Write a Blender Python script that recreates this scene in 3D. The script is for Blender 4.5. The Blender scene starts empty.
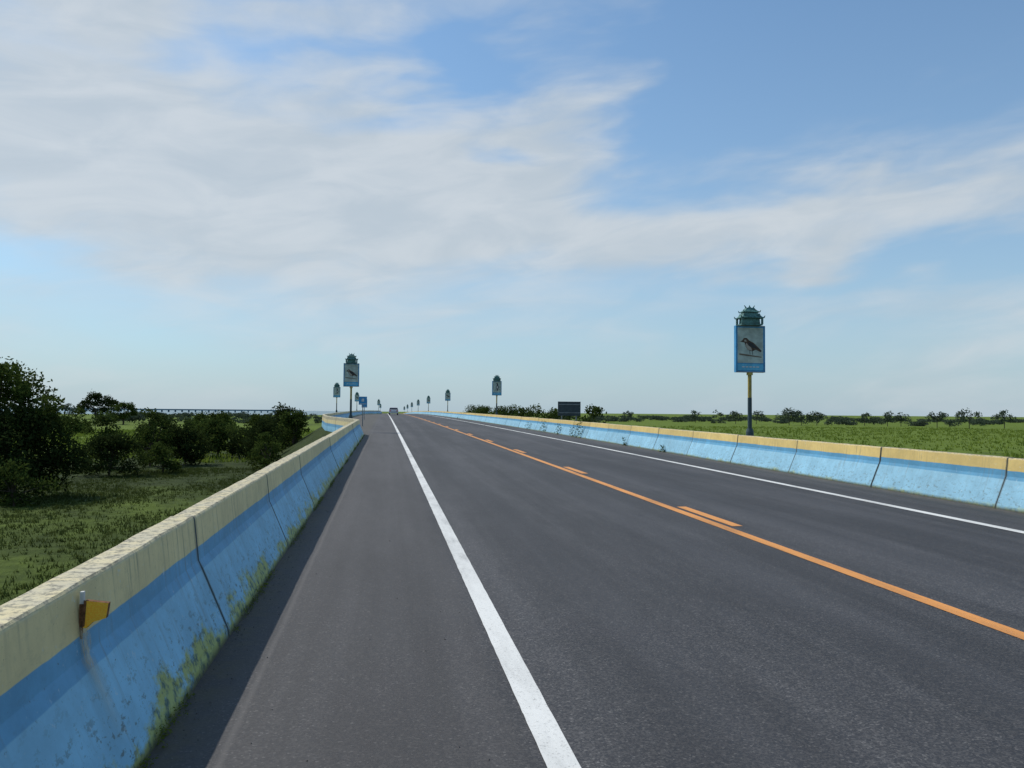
import bpy, math, random
import numpy as np
from mathutils import Vector, Matrix
random.seed(7); rng=np.random.default_rng(7)
sc=bpy.context.scene
sc.view_settings.view_transform='Standard'; sc.view_settings.look='None'; sc.view_settings.exposure=0
COL=sc.collection
S_UP=0.0096; KC=2.36e-5
def rz(y):
    if y<0: return S_UP*y
    return max(S_UP*y-KC*y*y,-1.2)
GZ=-2.0
# ---------------------------------------------------------------- node helpers
class NT:
    def __init__(s,nt): s.nt=nt; s.n=nt.nodes; s.l=nt.links
    def new(s,t,**k):
        n=s.n.new(t)
        for a,b in k.items(): setattr(n,a,b)
        return n
    def put(s,sock,v):
        if v is None: return
        if isinstance(v,(int,float)): sock.default_value=v
        elif isinstance(v,(tuple,list)):
            sock.default_value=tuple(v) if len(v)==len(sock.default_value) else tuple(v)+(1,)
        else: s.l.new(v,sock)
    def m(s,op,a,b=None,c=None,clamp=False):
        n=s.new('ShaderNodeMath',operation=op,use_clamp=clamp)
        s.put(n.inputs[0],a); s.put(n.inputs[1],b); s.put(n.inputs[2],c)
        return n.outputs[0]
    def mix(s,f,a,b,bt='MIX'):
        n=s.new('ShaderNodeMix',data_type='RGBA',blend_type=bt)
        s.put(n.inputs[0],f); s.put(n.inputs[6],a); s.put(n.inputs[7],b)
        return n.outputs[2]
    def ss(s,v,a,b):
        n=s.new('ShaderNodeMapRange',interpolation_type='SMOOTHSTEP')
        s.put(n.inputs[0],v); n.inputs[1].default_value=a; n.inputs[2].default_value=b
        return n.outputs[0]
    def noise(s,vec,scale,detail=4,rough=.55,dist=0):
        n=s.new('ShaderNodeTexNoise'); s.put(n.inputs['Vector'],vec)
        n.inputs['Scale'].default_value=scale; n.inputs['Detail'].default_value=detail
        n.inputs['Roughness'].default_value=rough; n.inputs['Distortion'].default_value=dist
        return n.outputs[0]
    def vor(s,vec,scale):
        n=s.new('ShaderNodeTexVoronoi'); s.put(n.inputs['Vector'],vec); n.inputs['Scale'].default_value=scale
        return n
    def scale(s,vec,xyz):
        n=s.new('ShaderNodeMapping'); s.put(n.inputs[0],vec); n.inputs['Scale'].default_value=xyz
        return n.outputs[0]
    def sep(s,vec):
        n=s.new('ShaderNodeSeparateXYZ'); s.put(n.inputs[0],vec); return n.outputs
    def comb(s,x,y,z):
        n=s.new('ShaderNodeCombineXYZ'); s.put(n.inputs[0],x); s.put(n.inputs[1],y); s.put(n.inputs[2],z); return n.outputs[0]
def mat(name,rough=.8,spec=.3):
    m=bpy.data.materials.new(name); m.use_nodes=True
    N=NT(m.node_tree); b=m.node_tree.nodes['Principled BSDF']
    b.inputs['Roughness'].default_value=rough; b.inputs['Specular IOR Level'].default_value=spec
    return m,N,b
def bump(N,b,h,strength,dist=.01):
    n=N.new('ShaderNodeBump'); n.inputs['Strength'].default_value=strength; n.inputs['Distance'].default_value=dist
    N.l.new(h,n.inputs['Height']); N.l.new(n.outputs[0],b.inputs['Normal'])
def P(N): return N.new('ShaderNodeTexCoord').outputs['Object']
def simple(name,col,rough=.7,spec=.3,metal=0,var=.15,nscale=6):
    m,N,b=mat(name,rough,spec); b.inputs['Metallic'].default_value=metal
    n=N.noise(P(N),nscale,4,.6)
    dark=tuple(c*(1-var) for c in col); light=tuple(min(1,c*(1+var)) for c in col)
    N.put(b.inputs['Base Color'],N.mix(N.ss(n,.3,.7),dark,light)); return m
# ---------------------------------------------------------------- materials
def m_asphalt():
    m,N,b=mat('asphalt',.75,.35); p=P(N); x,y,z=N.sep(p)
    agg=N.vor(p,95); c=N.sep(agg.outputs['Color'])[0]
    fine=N.noise(p,34,5,.85)
    base=N.mix(N.ss(c,.15,.98),(.038,.037,.039),(.086,.083,.082))
    base=N.mix(N.m('MULTIPLY',N.ss(c,.93,.99),.45),base,(.20,.19,.18))
    gm=N.m('ADD',.54,N.m('MULTIPLY',fine,.88))
    base=N.mix(1.0,base,N.comb(gm,gm,gm),'MULTIPLY')
    # long streaks along driving direction, and broad blotches
    st=N.noise(N.scale(p,(1.6,.03,1)),1,4,.6)
    bl=N.noise(N.scale(p,(.6,.14,1)),1,6,.72)
    f=N.m('ADD',N.m('MULTIPLY',st,.9),N.m('MULTIPLY',bl,.9))
    mul=N.m('ADD',N.m('MULTIPLY',N.ss(f,.70,1.12),.62),.68)
    base=N.mix(1.0,base,N.comb(mul,mul,mul),'MULTIPLY')
    def g(x0,w): 
        d=N.m('DIVIDE',N.m('SUBTRACT',x,x0),w); return N.m('EXPONENT',N.m('MULTIPLY',N.m('MULTIPLY',d,d),-1))
    wp=N.m('ADD',N.m('ADD',g(1.75,.35),g(3.5,.35)),N.m('ADD',g(5.6,.35),g(7.3,.35)))
    base=N.mix(N.m('MULTIPLY',wp,.32),base,(.036,.036,.039))
    # shoulder: older, browner surface with dust near the barrier foot
    wob=N.m('MULTIPLY',N.m('SUBTRACT',N.noise(p,1.3,4,.6),.5),.25)
    xs=N.m('ADD',x,wob)
    sh=N.ss(xs,.72,.60)
    base=N.mix(N.m('MULTIPLY',sh,.28),base,(.084,.076,.070))
    seam=N.m('MULTIPLY',N.ss(N.m('ABSOLUTE',N.m('SUBTRACT',N.m('ADD',x,N.m('MULTIPLY',wob,.12)),-.70)),.03,.0),.35)
    base=N.mix(seam,base,(.15,.14,.13))
    tr=N.m('MULTIPLY',N.ss(N.m('ABSOLUTE',N.m('SUBTRACT',N.m('ADD',x,N.m('MULTIPLY',wob,.5)),2.62)),.20,.0),N.ss(bl,.42,.62))
    base=N.mix(N.m('MULTIPLY',tr,.4),base,(.028,.028,.031))
    # irregular smooth bitumen stains
    sp=N.ss(N.noise(N.scale(p,(1.1,.5,1)),1,6,.6),.66,.70)
    base=N.mix(N.m('MULTIPLY',sp,.45),base,(.030,.030,.032))
    dn=N.noise(p,5,5,.7)
    ed=N.m('MULTIPLY',N.ss(xs,-.72,-.98),N.ss(dn,.35,.6))
    base=N.mix(N.m('MULTIPLY',ed,.75),base,(.085,.075,.05))
    ed2=N.m('MULTIPLY',N.ss(x,9.35,9.8),N.ss(dn,.35,.6))
    base=N.mix(N.m('MULTIPLY',ed2,.6),base,(.12,.10,.075))
    N.put(b.inputs['Base Color'],base)
    N.put(b.inputs['Roughness'],N.m('ADD',.60,N.m('MULTIPLY',c,.25)))
    bump(N,b,c,.5,.005)
    return m
def m_paint(name,col,wear=.5):
    m,N,b=mat(name,.6,.3); p=P(N)
    n=N.noise(p,60,4,.7); n2=N.noise(N.scale(p,(3,.6,1)),1,6,.7)
    dirty=tuple(c*.66 for c in col)
    c=N.mix(N.ss(n2,.35,.75),col,dirty)
    c=N.mix(N.m('MULTIPLY',N.ss(n,.54,.70),wear),c,(.10,.10,.10))
    c=N.mix(N.m('MULTIPLY',N.m('MULTIPLY',N.ss(n,.45,.6),N.ss(n2,.52,.72)),wear),c,(.10,.10,.10))
    N.put(b.inputs['Base Color'],c); bump(N,b,n,.3,.003); return m
def m_barrier(name,grime,moss,blue,mid,yel):
    m,N,b=mat(name,.65,.35)
    uv=N.new('ShaderNodeTexCoord').outputs['UV']; u,v,_=N.sep(uv)
    seg=N.m('FLOOR',N.m('DIVIDE',u,3.25))
    wn=N.new('ShaderNodeTexWhiteNoise',noise_dimensions='1D'); N.put(wn.inputs['W'],seg); r=wn.outputs[0]
    edge=N.m('ADD',v,N.m('MULTIPLY',N.m('SUBTRACT',N.noise(uv,6,4),.5),.012))
    edge=N.m('ADD',edge,N.m('MULTIPLY',N.m('SUBTRACT',r,.5),.016))
    mp=N.noise(uv,2.2,7,.68)
    def vr(c,a,k): return N.mix(N.ss(mp,.3,.72),tuple(q*a for q in c),tuple(min(1,q*k) for q in c))
    lb=vr(blue,.84,1.14); mb=vr(mid,.82,1.14); ye=vr(yel,.86,1.1)
    c=N.mix(N.ss(edge,.462,.470),lb,mb)
    c=N.mix(N.ss(edge,.608,.614),c,ye)
    sg=N.m('ADD',.90,N.m('MULTIPLY',r,.17)); c=N.mix(1.0,c,N.comb(sg,sg,sg),'MULTIPLY')
    # drip streaks
    sv=N.comb(N.m('MULTIPLY',u,22),N.m('MULTIPLY',v,1.2),0)
    stn=N.noise(sv,1,5,.65)
    up=N.ss(v,.0,.85)
    sm=N.m('MULTIPLY',N.ss(stn,.50,.70),N.m('MULTIPLY',N.ss(N.noise(uv,1.1,4),.36,.60),N.m('ADD',.35,N.m('MULTIPLY',up,.5))))
    c=N.mix(N.m('MULTIPLY',sm,grime),c,(.17,.165,.13))
    # chips and stains on sloped foot
    ch=N.noise(N.comb(N.m('MULTIPLY',u,11),N.m('MULTIPLY',v,18),0),1,7,.75)
    low=N.ss(v,.50,.12)
    cm=N.m('MULTIPLY',N.ss(ch,.545,.59),N.m('ADD',.12,N.m('MULTIPLY',low,.88)))
    c=N.mix(N.m('MULTIPLY',cm,.8*grime),c,(.11,.15,.14))
    chip2=N.ss(N.noise(uv,34,5,.8),.63,.67)
    c=N.mix(N.m('MULTIPLY',chip2,.75*grime),c,(.09,.09,.075))
    wh=N.m('MULTIPLY',N.ss(N.noise(uv,14,6,.75),.60,.68),.5)
    c=N.mix(wh,c,(.58,.64,.64))
    # moss / algae at the foot
    mo=N.noise(N.comb(N.m('MULTIPLY',u,2.0),N.m('MULTIPLY',v,3.0),0),1,8,.75)
    hgt=N.m('SUBTRACT',N.m('MULTIPLY',mo,.98*moss),.345*moss)
    mm=N.ss(N.m('SUBTRACT',hgt,v),-.04,.08)
    mc=N.mix(N.ss(N.noise(uv,13,4,.7),.36,.56),(.05,.075,.022),(.42,.43,.06))
    c=N.mix(N.m('MULTIPLY',mm,.85),c,mc)
    c=N.mix(N.m('MULTIPLY',N.ss(v,.06,.0),.85),c,(.05,.045,.032))
    # weathered top
    tn=N.noise(uv,9,7,.72)
    tp=N.m('MULTIPLY',N.ss(N.m('ADD',v,N.m('MULTIPLY',N.m('SUBTRACT',tn,.5),.12)),.785,.835),N.m('ADD',.35,N.m('MULTIPLY',N.ss(N.noise(uv,5,7,.75),.36,.6),.6)))
    c=N.mix(N.m('MULTIPLY',tp,.8),c,(.45,.42,.32))
    bk=N.m('MULTIPLY',N.ss(v,.80,.83),N.ss(N.noise(uv,20,6,.75),.47,.60))
    c=N.mix(N.m('MULTIPLY',bk,.75),c,(.11,.10,.07))
    fr=N.m('FRACT',N.m('DIVIDE',u,3.25)); je=N.m('MINIMUM',fr,N.m('SUBTRACT',1,fr))
    jm=N.m('MULTIPLY',N.ss(N.m('SUBTRACT',je,N.m('MULTIPLY',tn,.012)),.006,-.003),.8)
    c=N.mix(jm,c,(.07,.075,.06))
    N.put(b.inputs['Base Color'],c)
    bump(N,b,ch,.35,.006)
    return m
def m_leaf(name,dark,light,trans=.3):
    m=bpy.data.materials.new(name); m.use_nodes=True; N=NT(m.node_tree)
    N.n.remove(N.n['Principled BSDF']); b=N.new('ShaderNodeBsdfDiffuse'); out=N.n['Material Output']
    g=N.new('ShaderNodeNewGeometry'); r=g.outputs['Random Per Island']
    big=N.noise(P(N),.5,2)
    f=N.m('ADD',N.m('MULTIPLY',r,.6),N.m('MULTIPLY',N.ss(big,.35,.65),.4))
    c=N.mix(f,dark,light); N.put(b.inputs['Color'],c)
    t=N.new('ShaderNodeBsdfTranslucent'); N.put(t.inputs[0],N.mix(.5,c,tuple(min(1,q*1.6) for q in light)))
    mx=N.new('ShaderNodeMixShader'); mx.inputs[0].default_value=trans
    N.l.new(b.outputs[0],mx.inputs[1]); N.l.new(t.outputs[0],mx.inputs[2]); N.l.new(mx.outputs[0],out.inputs[0])
    return m
def m_ground():
    m,N,b=mat('marsh_grassland',.95,.1); p=P(N); x,y,z=N.sep(p)
    a=N.noise(N.scale(p,(.05,.022,1)),1,7,.65,.4); f=N.noise(p,1.3,7,.7); ff=N.noise(p,6,5,.75)
    c=N.mix(N.ss(f,.3,.7),(.022,.034,.011),(.050,.070,.019))
    br=N.mix(N.ss(f,.3,.7),(.085,.125,.018),(.145,.200,.030))
    far=N.ss(y,45,110)
    k=N.m('ADD',N.m('MULTIPLY',far,.50),N.m('MULTIPLY',N.m('SUBTRACT',a,.5),2.4))
    right=N.m('MULTIPLY',N.ss(x,5,30),.45)
    k=N.m('ADD',k,right)
    c=N.mix(N.ss(k,.05,.55),c,br)
    c=N.mix(N.m('MULTIPLY',N.ss(N.noise(N.scale(p,(.35,.14,1)),1,6,.7),.55,.68),.55),c,(.026,.040,.012))
    c=N.mix(N.m('MULTIPLY',N.ss(ff,.58,.74),.35),c,(.095,.085,.040))
    N.put(b.inputs['Base Color'],c); bump(N,b,f,1.0,.25); return m
M={}
M['asph']=m_asphalt()
M['white']=m_paint('white_road_paint',(.76,.75,.70),.5)
M['orange']=m_paint('orange_road_paint',(.74,.31,.075),.6)
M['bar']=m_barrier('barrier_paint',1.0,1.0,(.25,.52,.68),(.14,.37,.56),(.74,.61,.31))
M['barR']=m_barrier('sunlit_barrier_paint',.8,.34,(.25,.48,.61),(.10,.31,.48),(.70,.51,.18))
M['ground']=m_ground()
M['grass']=m_leaf('grass_blades',(.025,.038,.011),(.074,.098,.025),.25)
M['grassB']=m_leaf('bright_grass_blades',(.070,.110,.018),(.165,.220,.034),.3)
M['leafD']=m_leaf('dark_foliage',(.011,.019,.007),(.040,.058,.017),.2)
M['leafM']=m_leaf('shrub_foliage',(.018,.032,.009),(.068,.098,.022),.25)
M['leafHaze']=m_leaf('haze_tinted_far_foliage',(.050,.070,.050),(.085,.110,.068),.15)  # paler bluish green: distance haze is put into the leaf colours
M['weed']=m_leaf('weed_leaves',(.05,.08,.015),(.20,.23,.045),.3)
M['bark']=simple('bark',(.075,.06,.045),.9,.1)
M['conc']=simple('bridge_concrete',(.20,.29,.33),.9,.2,nscale=.2)
M['stone']=simple('grit',(.12,.11,.10),.9,.2,var=.5,nscale=9)
M['blueP']=simple('blue_board',(.045,.27,.50),.45,.4)
M['blueL']=simple('light_blue_band',(.10,.42,.62),.45,.4)
M['pic']=simple('picture_field',(.40,.46,.40),.5,.4,var=.3,nscale=3)
M['bird']=simple('sparrow_print',(.085,.050,.030),.5,.3,var=.5,nscale=18)
M['birdb']=simple('sparrow_breast_print',(.36,.32,.26),.5,.3,var=.2,nscale=18)
M['birdk']=simple('cormorant_print',(.03,.032,.035),.5,.3)
M['birdw']=simple('print_white',(.62,.62,.58),.5,.3)
M['twig']=simple('branch_print',(.16,.12,.08),.6,.3)
M['teal']=simple('teal_patina',(.065,.16,.14),.55,.4,var=.5,nscale=14)
M['must']=simple('mustard_pole_paint',(.36,.27,.06),.5,.4,var=.25)
M['dkpole']=simple('dark_pole_paint',(.035,.06,.065),.5,.4)
M['steel']=simple('grey_steel',(.22,.23,.24),.45,.5,metal=.6)
M['rust']=simple('rusty_steel',(.16,.075,.035),.85,.2,var=.5,nscale=60)
M['dark']=simple('dark_sign_back',(.055,.07,.075),.6,.3)
M['tyre']=simple('tyre',(.02,.02,.02),.9,.2)
M['car']=simple('car_paint',(.55,.56,.57),.3,.5,var=.03)
M['glass']=simple('car_glass',(.02,.025,.03),.1,.6)
M['red']=simple('tail_lamp',(.45,.02,.015),.3,.5)
m,N,b=mat('orange_reflector',.3,.6)
p=P(N); w=N.vor(p,160)
N.put(b.inputs['Base Color'],N.mix(N.ss(w.outputs[0],.1,.7),(1.0,.60,.05),(1.0,.45,.02))); bump(N,b,w.outputs[0],.3,.002); M['refl']=m
m,N,b=mat('sea_water',.25,.5); p=P(N)
N.put(b.inputs['Base Color'],(.03,.10,.13)); bump(N,b,N.noise(p,.4,4),.6,.3); M['sea']=m
# ---------------------------------------------------------------- mesh helpers
def arr_mesh(name,V,k,mats):
    V=np.asarray(V,dtype=np.float32).reshape(-1,3); nf=len(V)//k
    me=bpy.data.meshes.new(name); me.vertices.add(len(V)); me.vertices.foreach_set('co',V.ravel())
    me.loops.add(len(V)); me.loops.foreach_set('vertex_index',np.arange(len(V),dtype=np.int32))
    me.polygons.add(nf); me.polygons.foreach_set('loop_start',np.arange(0,len(V),k,dtype=np.int32))
    me.update(calc_edges=True); me.materials.append(mats)
    ob=bpy.data.objects.new(name,me); COL.objects.link(ob); return ob
class MB:
    def __init__(s): s.v=[]; s.f=[]; s.mi=[]; s.uv=[]; s.mats=[]
    def mid(s,m):
        if m not in s.mats: s.mats.append(m)
        return s.mats.index(m)
    def face(s,pts,m,uvs=None):
        i=len(s.v); s.v+= [tuple(p) for p in pts]; s.f.append(tuple(range(i,i+len(pts)))); s.mi.append(s.mid(m))
        s.uv.append(uvs or [(0,0)]*len(pts))
    def box(s,x0,x1,y0,y1,z0,z1,m):
        c=[(x0,y0,z0),(x1,y0,z0),(x1,y1,z0),(x0,y1,z0),(x0,y0,z1),(x1,y0,z1),(x1,y1,z1),(x0,y1,z1)]
        for f in ((3,2,1,0),(4,5,6,7),(0,1,5,4),(1,2,6,5),(2,3,7,6),(3,0,4,7)): s.face([c[i] for i in f],m)
    def tube(s,p0,p1,r0,r1,m,n=10,cap=True):
        p0=Vector(p0);p1=Vector(p1); d=(p1-p0).normalized(); a=d.orthogonal().normalized(); b=d.cross(a)
        A=[p0+(a*math.cos(2*math.pi*i/n)+b*math.sin(2*math.pi*i/n))*r0 for i in range(n)]
        B=[p1+(a*math.cos(2*math.pi*i/n)+b*math.sin(2*math.pi*i/n))*r1 for i in range(n)]
        for i in range(n):
            j=(i+1)%n; s.face([A[i],A[j],B[j],B[i]],m)
        if cap: s.face(A[::-1],m); s.face(B,m)
    def lathe(s,prof,m,n=4,cx=0,cy=0,rot=math.pi/4,sq=1.0):
        rings=[]
        for r,z in prof:
            rings.append([(cx+r*math.cos(rot+2*math.pi*i/n),cy+sq*r*math.sin(rot+2*math.pi*i/n),z) for i in range(n)])
        for A,B in zip(rings,rings[1:]):
            for i in range(n):
                j=(i+1)%n; s.face([A[i],A[j],B[j],B[i]],m)
        s.face(rings[0][::-1],m); s.face(rings[-1],m)
    def obj(s,name,parent=None,loc=(0,0,0),merge=True):
        me=bpy.data.meshes.new(name); me.from_pydata(s.v,[],s.f)
        for m in s.mats: me.materials.append(m)
        me.polygons.foreach_set('material_index',s.mi)
        ul=me.uv_layers.new(name='UVMap'); ul.data.foreach_set('uv',[c for f in s.uv for p in f for c in p])
        me.update(); ob=bpy.data.objects.new(name,me); COL.objects.link(ob); ob.location=loc
        if parent: ob.parent=parent
        if merge:
            import bmesh
            bm=bmesh.new(); bm.from_mesh(me); bmesh.ops.remove_doubles(bm,verts=bm.verts,dist=1e-5); bm.to_mesh(me); bm.free()
        return ob
def empty(name,loc=(0,0,0)):
    e=bpy.data.objects.new(name,None); COL.objects.link(e); e.location=loc; e.empty_display_size=.3; return e
# ---------------------------------------------------------------- road
LB=-1.02; RB=9.84
def left_x(y):
    pts=[(-1e3,LB),(41,LB),(52,-3.4),(62,-4.4),(165,-4.4),(185,LB),(1e5,LB)]
    for (a,xa),(b_,xb) in zip(pts,pts[1:]):
        if a<=y<=b_: return xa+(xb-xa)*(y-a)/(b_-a)
ys=[-30+2*i for i in range(0,61)]+[92+4*i for i in range(0,58)]+[330+15*i for i in range(0,42)]
mb=MB()
for a,b_ in zip(ys,ys[1:]):
    mb.face([(left_x(a)-.3,a,rz(a)),(RB+.3,a,rz(a)),(RB+.3,b_,rz(b_)),(left_x(b_)-.3,b_,rz(b_))],M['asph'])
mb.obj('road')
def rl(y):
    for a,b_ in zip(ys,ys[1:]):
        if a<=y<=b_: return rz(a)+(rz(b_)-rz(a))*(y-a)/(b_-a)
    return rz(y)
def line(name,xc,w,segs,m,lift=.004):
    mb=MB()
    for y0,y1 in segs:
        base=[t for t in ys if y0+.01<t<y1-.01]
        extra=[1+.11*i for i in range(0,120)] if (y0<1 and y1>14) else ([y0+.1*i for i in range(1,int((y1-y0)/.1))] if y0<30 and y1<40 else [])
        cuts=sorted([y0]+base+[t for t in extra if all(abs(t-q)>.01 for q in base)]+[y1])
        ej=[(random.gauss(0,.0010),random.gauss(0,.0010)) for _ in cuts]
        for i,(a,b_) in enumerate(zip(cuts,cuts[1:])):
            mb.face([(xc-w/2+ej[i][0],a,rl(a)+lift),(xc+w/2+ej[i][1],a,rl(a)+lift),(xc+w/2+ej[i+1][1],b_,rl(b_)+lift),(xc-w/2+ej[i+1][0],b_,rl(b_)+lift)],m)
    return mb.obj(name)
line('white_edge_line',.805,.148,[(-30,600)],M['white'])
line('white_edge_line',8.30,.16,[(-30,600)],M['white'])
line('orange_centre_line',4.49,.150,[(-30,600)],M['orange'])
line('orange_dashed_line',4.72,.155,[(9.8+8.0*i,11.8+8.0*i) for i in range(-4,55)],M['orange'])
# grit and small debris gathered on the shoulder
mb=MB()
for i in range(560):
    if i<490: x=LB+.02+abs(random.gauss(0,.10)); y=random.uniform(1.2,18)
    else: x=random.uniform(-.9,.6); y=random.uniform(1.5,14)
    s=random.uniform(.003,.008) if random.random()<.97 else random.uniform(.009,.013)
    z=rl(y)
    t=[(x+s*random.uniform(.6,1.2)*math.cos(a),y+s*random.uniform(.6,1.2)*math.sin(a),z+.0005) for a in (0,1.6,3.1,4.6)]
    top=(x,y,z+s*.9)
    for k in range(4): mb.face([t[k],t[(k+1)%4],top],M['stone'])
mb.obj('gravel',merge=False)
# ---------------------------------------------------------------- barriers
H=.82
prof=[(0,-.02),(.015,.06),(.19,.47),(.215,.52),(.248,.800),(.252,.810),(.262,H),(.395,H),(.41,.80),(.45,.0),(.45,-.7)]
vv=[-.02,.06,.47,.52,.80,.815,.83,.95,.96,.3,.02]
def barrier(name,xf,side,y0,y1,mt,L=3.25):
    mb=MB(); y=y0
    while y<y1:
        a=y+.008; b_=y+L-.008
        dh=random.uniform(-.007,.007); dx=random.uniform(-.007,.007)
        nn=12 if y<30 else (4 if y<200 else 1)
        st=[a+(b_-a)*i/nn for i in range(nn+1)]
        rings=[]
        for t in st:
            x0=xf(t)+dx+random.uniform(-.0015,.0015)
            jj=random.uniform(-.0035,.0035)
            rings.append([(x0+side*o,t,rz(t)+h+(dh+jj if h>.5 else 0)) for o,h in prof])
        for k in range(nn):
            A=rings[k];B=rings[k+1]; u0=(st[k]-y0); u1=(st[k+1]-y0)
            for i in range(len(prof)-1):
                f=[A[i],A[i+1],B[i+1],B[i]]; uv=[(u0,vv[i]),(u0,vv[i+1]),(u1,vv[i+1]),(u1,vv[i])]
                if side>0: f=f[::-1]; uv=uv[::-1]
                mb.face(f,mt,uv)
        mb.face(rings[0],mt,[(0.0,.25)]*len(prof)); mb.face(rings[-1][::-1],mt,[(0.0,.25)]*len(prof))
        y+=L
    return mb.obj(name)
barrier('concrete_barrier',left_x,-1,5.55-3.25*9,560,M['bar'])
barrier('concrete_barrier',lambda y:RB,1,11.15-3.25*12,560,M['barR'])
mb=MB()
for a,b_ in zip(ys,ys[1:]):
    for side,xf in ((-1,left_x),(1,lambda y:RB)):
        A0=(xf(a)+side*.46,a,max(rz(a)-.12,GZ)); B0=(xf(b_)+side*.46,b_,max(rz(b_)-.12,GZ))
        A1=(xf(a)+side*4.2,a,GZ-.03); B1=(xf(b_)+side*4.2,b_,GZ-.03)
        f=[A0,B0,B1,A1]
        if side<0: f=f[::-1]
        mb.face(f,M['ground'])
mb.obj('grass_embankment')
# ---------------------------------------------------------------- ground + sea + far bridge
mb=MB(); R=16000
xs=[-R,-4000,-1000,-300,-100,-40,0,40,100,300,1000,4000,R]
yy=[-R,-1000,-100,0,50,100,200,400,800,2000,6000,R]
for x0,x1 in zip(xs,xs[1:]):
    for y0,y1 in zip(yy,yy[1:]): mb.face([(x0,y0,GZ),(x1,y0,GZ),(x1,y1,GZ),(x0,y1,GZ)],M['ground'])
mb.obj('ground')
mb=MB()
mb.face([(-R,520,GZ+.05),(-120,560,GZ+.05),(-10,760,GZ+.05),(-60,R*.98,GZ+.05),(-R,R*.98,GZ+.05)],M['sea'])
mb.obj('sea')
mb=MB()
mb.box(-1000,-120,1150,1158,.5,1.7,M['conc']); mb.box(-1000,-120,1149.6,1149.95,1.7,2.4,M['conc'])
x=-995
while x<-121:
    mb.box(x,x+.9,1151,1157,GZ-1,.5,M['conc']); x+=9
mb.obj('long_bridge')
# ---------------------------------------------------------------- foliage
def leaves(blobs,dens,size):
    out=[]
    for cx,cy,cz,rx,ry,rz_ in blobs:
        n=max(6,int(dens*rx*ry*4))
        d=rng.normal(size=(n,3)); d/=np.linalg.norm(d,axis=1)[:,None]
        r=(.35+.65*rng.random(n)**.6)*(1+.2*rng.normal(size=n))
        c=d*r[:,None]*np.array([rx,ry,rz_])+np.array([cx,cy,cz])
        a=rng.normal(size=(n,3)); a/=np.linalg.norm(a,axis=1)[:,None]
        b_=np.cross(a,rng.normal(size=(n,3))); b_/=np.linalg.norm(b_,axis=1)[:,None]
        s=size*(.6+.8*rng.random(n))[:,None]
        q=np.stack([c-a*s,c-b_*s*.5,c+a*s,c+b_*s*.5],axis=1)
        out.append(q.reshape(-1,3))
    return np.concatenate(out)
def crown(cx,cy,z0,z1,rx,ry,nb,br):
    bl=[]
    for _ in range(nb):
        th=random.uniform(0,2*math.pi); q=random.random()**.5; h=random.random()
        k=math.sin(math.pi*min(1,.25+.66*h))
        r=br*random.uniform(.5,1.2)
        bl.append((cx+rx*q*k*math.cos(th),cy+ry*q*k*math.sin(th),z0+(z1-z0)*h,r,r,r*random.uniform(.6,.9)))
    return bl
def plant(name,cx,cy,h,rx,ry=None,nb=26,br=None,dens=80,size=.11,m='leafM',trunk=None,gz=GZ,low=.1):
    ry=ry or rx; br=br or rx*.36
    e=empty(name,(cx,cy,gz))
    bl=crown(0,0,h*low,h-br*.6,rx,ry,nb,br)
    V=leaves(bl,dens,size); V[:,2]=np.maximum(V[:,2],0.0)
    o=arr_mesh('crown',V,4,M[m]); o.parent=e
    mb=MB(); tr=trunk or .03*h
    mb.tube((0,0,-.1),(0.05*h,0,h*.35),tr,tr*.7,M['bark'],8)
    for i in range(min(12,nb)):
        b_=bl[i]; s=Vector((.03*h*random.uniform(-1,1),0,h*random.uniform(.08,.35)))
        mid=s.lerp(Vector(b_[:3]),.5)+Vector((random.uniform(-.1,.1),random.uniform(-.1,.1),.1))*h*.3
        mb.tube(s,mid,tr*.5,tr*.3,M['bark'],6,False); mb.tube(mid,b_[:3],tr*.3,tr*.08,M['bark'],6,False)
    mb.obj('trunk_and_limbs',e); return e
plant('broadleaf_tree',-16.0,34.9,5.6,3.2,2.6,nb=84,br=.55,dens=160,size=.085,m='leafM',trunk=.16,low=.34)
plant('shrub',-14.8,33.8,3.8,2.4,2.0,nb=56,br=.75,dens=115,size=.085,m='leafD')
plant('shrub',-18.8,33.5,4.0,2.4,2.0,nb=40,br=.8,dens=110,size=.085,m='leafD')
plant('shrub',-13.4,31.0,1.7,1.3,1.1,nb=22,br=.45,dens=140,size=.07,m='leafM')
plant('shrub',-15.6,30.0,1.5,1.4,1.1,nb=20,br=.45,dens=140,size=.07,m='leafD')
plant('shrub',-14.6,44.5,2.3,2.1,1.3,nb=34,br=.6,dens=120,size=.08,m='leafD')
plant('shrub',-12.4,46.5,2.0,1.3,1.0,nb=24,br=.45,dens=130,size=.08,m='leafM')
plant('shrub',-16.8,50,3.4,1.5,1.3,nb=28,br=.55,dens=120,size=.09,m='leafM')
plant('shrub',-14.6,52,3.9,1.1,1.2,nb=26,br=.5,dens=120,size=.09,m='leafM')
plant('shrub',-12.8,53,2.9,1.7,1.4,nb=32,br=.6,dens=120,size=.09,m='leafD')
plant('shrub',-16.4,61,3.1,2.2,1.6,nb=34,br=.65,dens=100,size=.1,m='leafD')
plant('shrub',-12.6,62,3.2,2.2,1.6,nb=36,br=.65,dens=100,size=.1,m='leafM')
plant('shrub',-10.2,60,2.3,1.5,1.4,nb=24,br=.5,dens=110,size=.1,m='leafD')
plant('shrub',-8.2,55,3.1,1.4,1.4,nb=36,br=.5,dens=120,size=.09,m='leafD')
plant('shrub',-6.9,48,2.4,1.1,1.5,nb=28,br=.42,dens=130,size=.08,m='leafM')
plant('shrub',-6.7,60,3.9,1.3,1.6,nb=44,br=.5,dens=120,size=.09,m='leafM',low=.05)
plant('shrub',-8.3,66,4.1,1.8,1.8,nb=44,br=.6,dens=110,size=.1,m='leafD')
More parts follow.
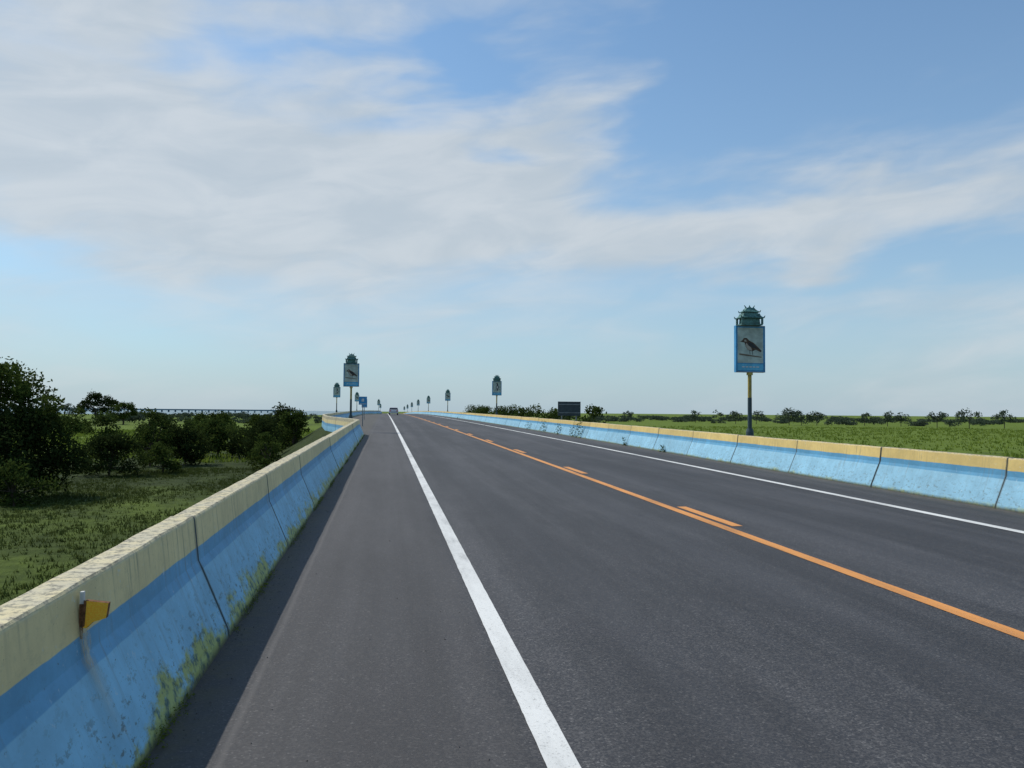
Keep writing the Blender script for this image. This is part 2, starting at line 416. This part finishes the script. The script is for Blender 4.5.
plant('shrub',-10.8,70,3.4,2.0,1.5,nb=30,br=.6,dens=110,size=.1,m='leafM')
plant('shrub',-31,150,3.3,6.5,2.5,nb=40,br=1.1,dens=24,size=.2,m='leafM')
plant('shrub',-44,118,2.8,3.6,2.0,nb=30,br=.9,dens=30,size=.18,m='leafM')
plant('shrub',-24,112,2.4,4.0,2.0,nb=30,br=.8,dens=30,size=.18,m='leafM')
plant('umbrella_tree',-67,195,7.4,4.6,3.0,nb=44,br=1.0,dens=34,size=.2,m='leafD',trunk=.2,low=.42)
plant('umbrella_tree',-59.5,190,5.4,3.8,3.0,nb=36,br=.9,dens=34,size=.2,m='leafM',trunk=.2,low=.3)
for (x,y,h,r) in ((11.6,42.0,3.65,.95),(12.4,46.5,3.1,1.2),(11.9,50,3.5,.9),(12.2,55,3.5,1.0),(11.8,60,3.8,1.1),(12.0,66,3.8,1.2),(11.8,73,3.8,1.3),(12.2,81,3.9,1.4),(12.0,92,4.1,1.6),(12.3,105,4.3,2.0)):
    plant('shrub',x,y,h,r,r*1.7,nb=24,br=r*.42,dens=120,size=.08,m='leafM',gz=-1.55,low=.3,trunk=.05)
def weeds(name,items,m='weed'):
    V=[]
    for (x,y,z,h,r,n,sz) in items:
        for _ in range(n):
            az=random.uniform(0,2*math.pi); q=random.random()**.7; hh=h*random.random()
            c=np.array([x+r*q*math.cos(az),y+r*q*math.sin(az),z+hh])
            a=rng.normal(size=3); a[2]=abs(a[2])*.8; a/=np.linalg.norm(a); b_=np.cross(a,rng.normal(size=3)); b_/=np.linalg.norm(b_)
            s=sz*random.uniform(.5,1.3)
            V+= [c-a*s,c-b_*s*.35,c+a*s,c+b_*s*.35]
    return arr_mesh(name,np.array(V),4,M[m])
it=[]
y=1.6
while y<42:
    k=.5+.5*math.sin(y*2.1)+random.uniform(-.3,.3)
    if k>.45:
        it.append((LB+.01,y,rz(y),.02+.06*random.random()*k,.02+.03*random.random(),int(30*k)+5,.009))
    y+=random.uniform(.04,.14)
weeds('barrier_foot_weeds',it)
it=[]
for y,h,r,n in ((38.2,.85,.22,170),(39.5,.5,.2,80),(43,.6,.2,90),(30.6,.35,.12,50),(26.2,.25,.10,40),(47,.7,.3,120),(52,.5,.3,90)):
    it.append((RB-.05,y,rz(y),h,r,n,.05))
weeds('barrier_side_weeds',it,'leafM')
def grass(name,n,xr,yr,h,w,mm,per=6):
    x=xr[0]+(xr[1]-xr[0])*rng.random(n); y=yr[0]+(yr[1]-yr[0])*rng.random(n)
    pz=np.sin(x*.9+1.3*np.sin(y*.35))+np.sin(y*.55+1.7*np.sin(x*.4))+.8*rng.normal(size=n)
    kp=pz>-.6; x=x[kp];y=y[kp]; pz=pz[kp]; n=len(x)
    sc_=(.5+.5*rng.random(n))*(.75+.18*pz)
    V=[]
    for _ in range(per):
        th=rng.random(n)*6.283; ln=h*sc_*(.5+.7*rng.random(n)); le=ln*(.3+.6*rng.random(n))
        ox=x+rng.normal(size=n)*h*.3; oy=y+rng.normal(size=n)*h*.3
        px=-np.sin(th)*w; py=np.cos(th)*w
        a=np.stack([ox-px,oy-py,np.full(n,GZ)],1); b_=np.stack([ox+px,oy+py,np.full(n,GZ)],1)
        c=np.stack([ox+np.cos(th)*le,oy+np.sin(th)*le,GZ+ln],1)
        V.append(np.stack([a,b_,c],1).reshape(-1,3))
    return arr_mesh(name,np.concatenate(V),3,M[mm])
grass('marsh_grass',24000,(-26,-5),(8,50),.18,.015,'grass',5)
grass('marsh_grass',14000,(-60,-6),(55,140),.45,.05,'grassB',4)
grass('marsh_grass',13000,(15,170),(40,210),.5,.07,'grassB',4)
bl=[]; tb=MB()
def far_tree(x,y,h,r,nb=14):
    for b_ in crown(x,y,GZ+h*.35,GZ+h-r*.3,r,r,nb,r*.38): bl.append(b_)
    tb.tube((x,y,GZ),(x,y,GZ+h*.6),.12,.08,M['bark'],5)
def far_bush(x,y,h,r):
    for _ in range(7): bl.append((x+random.uniform(-r,r),y+random.uniform(-r,r)*.6,GZ+h*random.uniform(.2,.7),r*.4,r*.4,h*.32))
def pos(azd,d): return d*math.sin(math.radians(azd)),d*math.cos(math.radians(azd))
for az,d,h,r in ((22.8,330,5.6,2.6),(24.3,340,6.2,2.4),(25.6,300,5.2,3.0),(27.0,300,5.5,2.8),(29.2,280,6.0,3.8),(30.0,285,5.6,3.0),(31.0,290,5.4,3.2),(34.0,300,5.2,2.8),(35.4,290,5.4,3.2),(36.2,300,5.4,2.6),(38.3,280,6.2,3.6),(40.1,260,6.2,3.2),(42,280,6.2,3.0),(18.0,420,5.5,3),(-20.5,300,6.0,3.0)):
    x,y=pos(az,d); far_tree(x,y,h,r)
for i in range(110):
    az=random.uniform(13,46); x,y=pos(az,random.uniform(300,650)); far_bush(x,y,random.uniform(1.4,3.4),random.uniform(2,5.5))
for i in range(90):
    az=random.uniform(-32,-1.5); d=random.uniform(190,540); x,y=pos(az,d); far_bush(x,y,random.uniform(1.0,2.9),random.uniform(2,5))
V=leaves(bl,9,.30); e=empty('distant_treeline'); o=arr_mesh('crowns',V,4,M['leafHaze']); o.parent=e; tb.obj('trunks',e)
# ---------------------------------------------------------------- bird signs
def bird_sign(x,y,kind=0):
    r=rz(y); e=empty('bird_signboard',(x,y,r)); e.rotation_euler[2]=random.uniform(-.03,.03)
    zg=-1.1-r if y<250 else -1.5-r
    W=.43; B=2.66; T=3.98
    mb=MB(); mb.tube((0,0,zg),(0,0,.9),.075,.075,M['dkpole'],14); mb.tube((0,0,.9),(0,0,1.0),.11,.085,M['dkpole'],14)
    mb.tube((0,0,.70),(0,0,.9),.12,.11,M['dkpole'],14)
    mb.tube((0,0,1.0),(0,0,1.9),.062,.060,M['dkpole'],14); mb.tube((0,0,1.9),(0,0,B-.02),.056,.056,M['must'],14)
    mb.tube((0,0,B-.10),(0,0,B-.03),.09,.09,M['must'],14)
    mb.obj('pole',e)
    mb=MB(); mb.box(-W,W,-.05,.05,B,T,M['blueP'])
    mb.box(-W-.02,-W-.001,-.065,.065,B-.02,T+.02,M['blueP']); mb.box(W+.001,W+.02,-.065,.065,B-.02,T+.02,M['blueP'])
    mb.box(-W,W,-.065,.065,B-.024,B-.001,M['steel']); mb.box(-W,W,-.065,.065,T+.001,T+.024,M['steel'])
    mb.obj('board',e)
    mb=MB(); mb.box(-W+.035,W-.035,-.056,-.0505,B+.25,T-.04,M['pic']); mb.box(-W+.035,W-.035,-.056,-.0505,B+.04,B+.22,M['blueL'])
    for k in range(5):
        x0=-.26+k*.11; mb.box(x0,x0+.08,-.060,-.0565,B+.12,B+.15,M['birdw'])
    mb.obj('picture',e)
    mb=MB(); cy=(B+T)/2+.12
    def poly(pts,m,yo): mb.face([(px,-.0565-yo,cy+pz) for px,pz in pts],m)
    if kind%2==0:
        body=[(-.25,.13),(-.20,.20),(-.11,.20),(-.04,.13),(.10,.06),(.20,-.03),(.35,-.17),(.31,-.21),(.17,-.14),(.06,-.19),(-.08,-.15),(-.15,-.05),(-.18,.06),(-.32,.09)]
        poly(body[::-1],M['bird'],.001)
        poly([(-.16,-.03),(-.08,-.14),(.05,-.17),(.02,-.08),(-.06,-.02),(-.13,.06)][::1],M['birdb'],.002)
        poly([(-.08,.07),(.02,.06),(.12,.0),(.24,-.11),(.06,-.08),(-.05,-.01)][::-1],M['birdk'],.003)
        poly([(-.20,.10),(-.12,.09),(-.13,.15),(-.18,.15)],M['birdb'],.004)
        poly([(-.03,-.16),(-.02,-.28),(-.005,-.28),(-.01,-.16)],M['birdk'],.001); poly([(.04,-.17),(.06,-.29),(.075,-.29),(.06,-.17)],M['birdk'],.001)
        poly([(-.34,-.25),(-.34,-.30),(.34,-.37),(.34,-.34)],M['twig'],.002)
    else:
        body=[(-.02,.34),(.05,.36),(.10,.31),(.10,.22),(.16,.08),(.17,-.08),(.10,-.22),(.06,-.40),(.01,-.40),(.0,-.22),(-.06,-.10),(-.05,.08),(.0,.2),(-.01,.27),(-.10,.28)]
        poly(body[::-1],M['birdk'],.001); poly([(-.03,.0),(0,-.12),(.06,-.16),(.10,.0),(.04,.12)],M['birdw'],.002)
        poly([(-.3,-.28),(-.3,-.31),(.3,-.27),(.3,-.24)],M['twig'],.002)
    mb.obj('bird_picture',e,merge=False)
    mb=MB(); z=T+.025; q=.84
    def L(pr): mb.lathe([(r_*q,z_) for r_,z_ in pr],M['teal'],4,sq=.68)
    L([(.52,z),(.52,z+.04),(.42,z+.045),(.40,z+.20),(.47,z+.21)])
    L([(.57,z+.205),(.58,z+.225),(.50,z+.25),(.44,z+.29),(.41,z+.34),(.40,z+.35)])
    L([(.33,z+.345),(.33,z+.38),(.42,z+.382),(.42,z+.40),(.33,z+.43),(.25,z+.47),(.19,z+.52),(.07,z+.53),(.025,z+.57),(.006,z+.61)])
    for sx in (-1,1):
        for sy in (-1,1):
            mb.tube((sx*.34,sy*.22,z+.22),(sx*.37,sy*.235,z+.28),.022,.008,M['teal'],6)
            mb.tube((sx*.24,sy*.16,z+.39),(sx*.27,sy*.175,z+.45),.020,.006,M['teal'],6)
            mb.tube((sx*.30,sy*.19,z+.03),(sx*.30,sy*.19,z+.22),.035,.035,M['teal'],8)
        mb.tube((sx*.10,0,z+.51),(sx*.16,0,z+.60),.024,.008,M['teal'],6)
    mb.obj('pavilion_ornament',e)
    return e
bird_sign(10.5,21.0,0); bird_sign(10.5,72.4,1); bird_sign(10.5,130,0)
for i,y in enumerate((188,246,304,362,420)): bird_sign(10.5,y,i)
bird_sign(-1.95,45.9,0); bird_sign(-6.2,103,1)
for i,y in enumerate((160,250,350)): bird_sign(-1.9 if y>180 else -5.6,y,i)
e=empty('rectangular_road_sign',(11.0,45.3,rz(45.3)))
mb=MB(); mb.box(-.70,.70,-.02,.02,1.05,1.90,M['dark'])
for z in (1.2,1.7): mb.box(-.66,.66,-.05,-.022,z,z+.05,M['steel'])
mb.obj('board',e); mb=MB()
for x in (-.45,.45): mb.tube((x,.06,-1.6),(x,.06,1.85),.035,.035,M['steel'],10)
mb.obj('posts',e)
def road_sign(x,y,w,h,zc,m):
    e=empty('blue_road_sign',(x,y,rz(y))); mb=MB()
    mb.box(-w/2,w/2,-.015,.015,zc-h/2,zc+h/2,m); mb.box(-w/2+.04,w/2-.04,-.02,-.0155,zc-h/2+.04,zc-h/2+.08,M['birdw'])
    mb.box(-w*.15,w*.15,-.02,-.0155,zc-h*.1,zc+h*.25,M['birdw']); mb.obj('board',e)
    mb=MB(); mb.tube((0,.05,-1.3),(0,.05,zc+h/2-.03),.035,.035,M['steel'],10); mb.obj('post',e); return e
road_sign(-1.6,58,.60,.60,1.9,M['blueP']); road_sign(-2.2,86,.6,.9,1.8,M['blueP'])
# ---------------------------------------------------------------- distant car
def car(x,y):
    e=empty('car',(x,y,rz(y))); mb=MB()
    pr=[(-2.15,.35),(-2.2,.75),(-2.1,.98),(-1.75,1.02),(-1.25,1.42),(-.2,1.48),(.45,1.40),(1.15,.98),(1.95,.85),(2.15,.65),(2.15,.35)]
    hw=lambda z: .86 if z<1.0 else .86-(z-1.0)*.42
    L=[(-hw(z),a,z) for a,z in pr]; Rr=[(hw(z),a,z) for a,z in pr]; n=len(pr)
    for i in range(n):
        j=(i+1)%n; mt=M['glass'] if i in (3,6) else M['car']
        mb.face([L[i],L[j],Rr[j],Rr[i]],mt)
    mb.face(L[::-1],M['car']); mb.face(Rr,M['car']); mb.obj('body',e)
    mb=MB()
    for s in (-1,1):
        f=[(s*(hw(z)+.004),a,z) for a,z in ((-1.55,1.04),(-1.2,1.36),(-.2,1.42),(.4,1.35),(.95,1.03))]
        mb.face(f if s>0 else f[::-1],M['glass'])
    mb.obj('side_windows',e,merge=False); mb=MB()
    for s in (-1,1):
        for a in (-1.35,1.35): mb.tube((s*.66,a,.32),(s*.87,a,.32),.32,.32,M['tyre'],18)
    mb.obj('wheels',e); mb=MB()
    for s in (-1,1): mb.box(min(s*.5,s*.82),max(s*.5,s*.82),-2.22,-2.17,.72,.9,M['red'])
    mb.box(-.25,.25,-2.215,-2.19,.55,.68,M['birdw']); mb.obj('tail_lamps',e)
car(1.7,150)
# ---------------------------------------------------------------- delineator on left barrier
ry_=3.53; zz=rz(ry_); e=empty('barrier_reflector',(LB-.222,ry_,zz+.715))
mb=MB(); mb.box(-.012,.002,-.010,.010,-.055,.080,M['birdw']); mb.box(-.012,.004,-.0135,-.0105,-.115,.030,M['rust'])
mb.obj('bracket',e)
mb=MB()
f=[(.004,-.018,-.066),(.020,-.018,-.070),(.044,-.018,-.045),(.096,-.018,-.030),(.104,-.018,.032),(.012,-.018,.045)]
bk=[(a,.008,c) for a,b_,c in f]
mb.face(f,M['refl']); mb.face(bk[::-1],M['rust'])
for i in range(6):
    j=(i+1)%6; mb.face([f[j],f[i],bk[i],bk[j]],M['rust'])
mb.face([(.004,-.0195,-.066),(.013,-.0195,-.060),(.018,-.0195,.044),(.008,-.0195,.048)],M['rust'])
mb.obj('lens',e)
m,N,b=mat('rust_run',.8,.2); uv=N.new('ShaderNodeTexCoord').outputs['UV']; u,v,_=N.sep(uv)
nz=N.noise(N.comb(N.m('MULTIPLY',u,6),N.m('MULTIPLY',v,2.2),0),1,7,.75)
al=N.m('MULTIPLY',N.m('MULTIPLY',N.ss(N.m('ABSOLUTE',N.m('SUBTRACT',u,N.m('ADD',.2,N.m('MULTIPLY',nz,.6)))),.26,.0),N.m('MULTIPLY',N.ss(v,0,.7),N.ss(v,1.02,.9))),N.ss(nz,.25,.6))
N.put(b.inputs['Base Color'],N.mix(nz,(.66,.62,.46),(.44,.36,.20))); N.put(b.inputs['Alpha'],N.m('MULTIPLY',al,.75))
mb=MB(); pts=[(.232,.66),(.225,.60),(.213,.52),(.188,.47),(.10,.26),(.030,.10)]
for i in range(len(pts)-1):
    (o0,h0),(o1,h1)=pts[i],pts[i+1]; v0=1-i/5; v1=1-(i+1)/5
    mb.face([(LB-o0+.010,ry_-.15,zz+h0),(LB-o1+.010,ry_-.15,zz+h1),(LB-o1+.010,ry_+.15,zz+h1),(LB-o0+.010,ry_+.15,zz+h0)],m,[(0,v0),(0,v1),(1,v1),(1,v0)])
mb.obj('rust_stain')
# ---------------------------------------------------------------- light + sky
EL=50; AZ=-50
sl=bpy.data.lights.new('sun','SUN'); sl.energy=3.4; sl.angle=math.radians(.5); sl.color=(1,.95,.87)
so=bpy.data.objects.new('sun',sl); COL.objects.link(so)
S=Vector((math.sin(math.radians(AZ))*math.cos(math.radians(EL)),math.cos(math.radians(AZ))*math.cos(math.radians(EL)),math.sin(math.radians(EL))))
so.rotation_euler=S.to_track_quat('Z','Y').to_euler()
w=bpy.data.worlds.new('World'); sc.world=w; w.use_nodes=True; N=NT(w.node_tree)
w.cycles.sampling_method='MANUAL'; w.cycles.sample_map_resolution=256
bg=N.n['Background']; bg.inputs[1].default_value=.1
sky=N.new('ShaderNodeTexSky',sky_type='NISHITA'); sky.sun_disc=False; sky.sun_elevation=math.radians(EL); sky.sun_rotation=math.radians(AZ)
sky.air_density=1.0; sky.dust_density=.6; sky.ozone_density=1.5
g=N.new('ShaderNodeTexCoord').outputs['Generated']; x,y,z=N.sep(g)
az=N.m('MULTIPLY',N.m('ARCTAN2',x,y),57.2958); el=N.m('MULTIPLY',N.m('ARCSINE',z),57.2958)
cv=N.comb(N.m('MULTIPLY',az,.035),N.m('MULTIPLY',N.m('ADD',el,N.m('MULTIPLY',az,-.10)),.11),0)
wsp=N.noise(cv,1.1,6,.52,1.0)
fine=N.noise(cv,3.6,7,.55,.6)
warp=N.m('MULTIPLY',N.m('SUBTRACT',N.noise(cv,2.1,4,.5),.5),9)
warp2=N.m('MULTIPLY',N.m('SUBTRACT',N.noise(N.scale(cv,(1.3,1.1,1)),1.9,4,.5),.5),22)
azw=N.m('ADD',az,warp2); elw=N.m('ADD',el,warp)
tot=None
BL=[(-18,16,22,7.5,0,.95),(2,16,18,6.0,.05,.80),(14,21,7,4.5,.40,.62),(40,14,18,2.6,.12,.70),(22,13,18,2.6,0,.58),
    (-22,26,14,5,0,.60),(2,28,14,3.5,.1,.45),(16,30,8,3,.3,.35),(0,6,30,2.5,0,.22),(38,7.5,8,1.2,0,.35),
    (6,25,6,2.6,.1,-.90),(30,25,16,6.0,.1,-.90),(8,18.0,3.5,1.3,0,-.8),(-14,23.6,14,1.3,.1,-.45),(-10,29.5,10,1.8,.1,-.45),(36,9.8,9,1.2,0,-.35),(-25,9.5,9,2.2,0,-.3)]
for a0,e0,ra,re,tl,wt in BL:
    da=N.m('SUBTRACT',azw,a0); de=N.m('SUBTRACT',N.m('SUBTRACT',elw,e0),N.m('MULTIPLY',da,tl))
    qa=N.m('MULTIPLY',N.m('MULTIPLY',da,da),-1/ra**2); qe=N.m('MULTIPLY_ADD',N.m('MULTIPLY',de,de),-1/re**2,qa)
    gq=N.m('EXPONENT',qe)
    tot=N.m('MULTIPLY_ADD',gq,wt,tot if tot is not None else 0.0)
cover=N.m('ADD',tot,N.m('ADD',N.m('MULTIPLY',N.m('SUBTRACT',wsp,.5),1.5),N.m('MULTIPLY',N.m('SUBTRACT',fine,.5),.6)))
cover=N.m('ADD',cover,.14)
cf=N.m('MULTIPLY',N.ss(cover,-.05,1.08),.88)
hz=N.m('MULTIPLY',N.m('EXPONENT',N.m('MULTIPLY',N.m('MAXIMUM',el,0),-.075)),.88)
blue=N.mix(1.0,sky.outputs[0],(1.00,1.30,1.42),'MULTIPLY')
base=N.mix(hz,blue,(4.1,5.25,6.2))
cl=N.mix(N.ss(fine,.3,.7),(5.2,5.85,6.4),(6.3,6.75,7.1))
c=N.mix(cf,base,cl)
N.l.new(c,bg.inputs[0])
# ---------------------------------------------------------------- camera
cd=bpy.data.cameras.new('camera'); cam=bpy.data.objects.new('camera',cd); COL.objects.link(cam); sc.camera=cam
cd.sensor_width=36; cd.lens=27.04; cd.clip_end=40000; cd.clip_start=.05
cam.matrix_world=Matrix.Translation((0,0,1.6))@Matrix.Rotation(math.radians(-9.38),4,'Z')@Matrix.Rotation(math.radians(92.12),4,'X')@Matrix.Rotation(math.radians(.5),4,'Z')
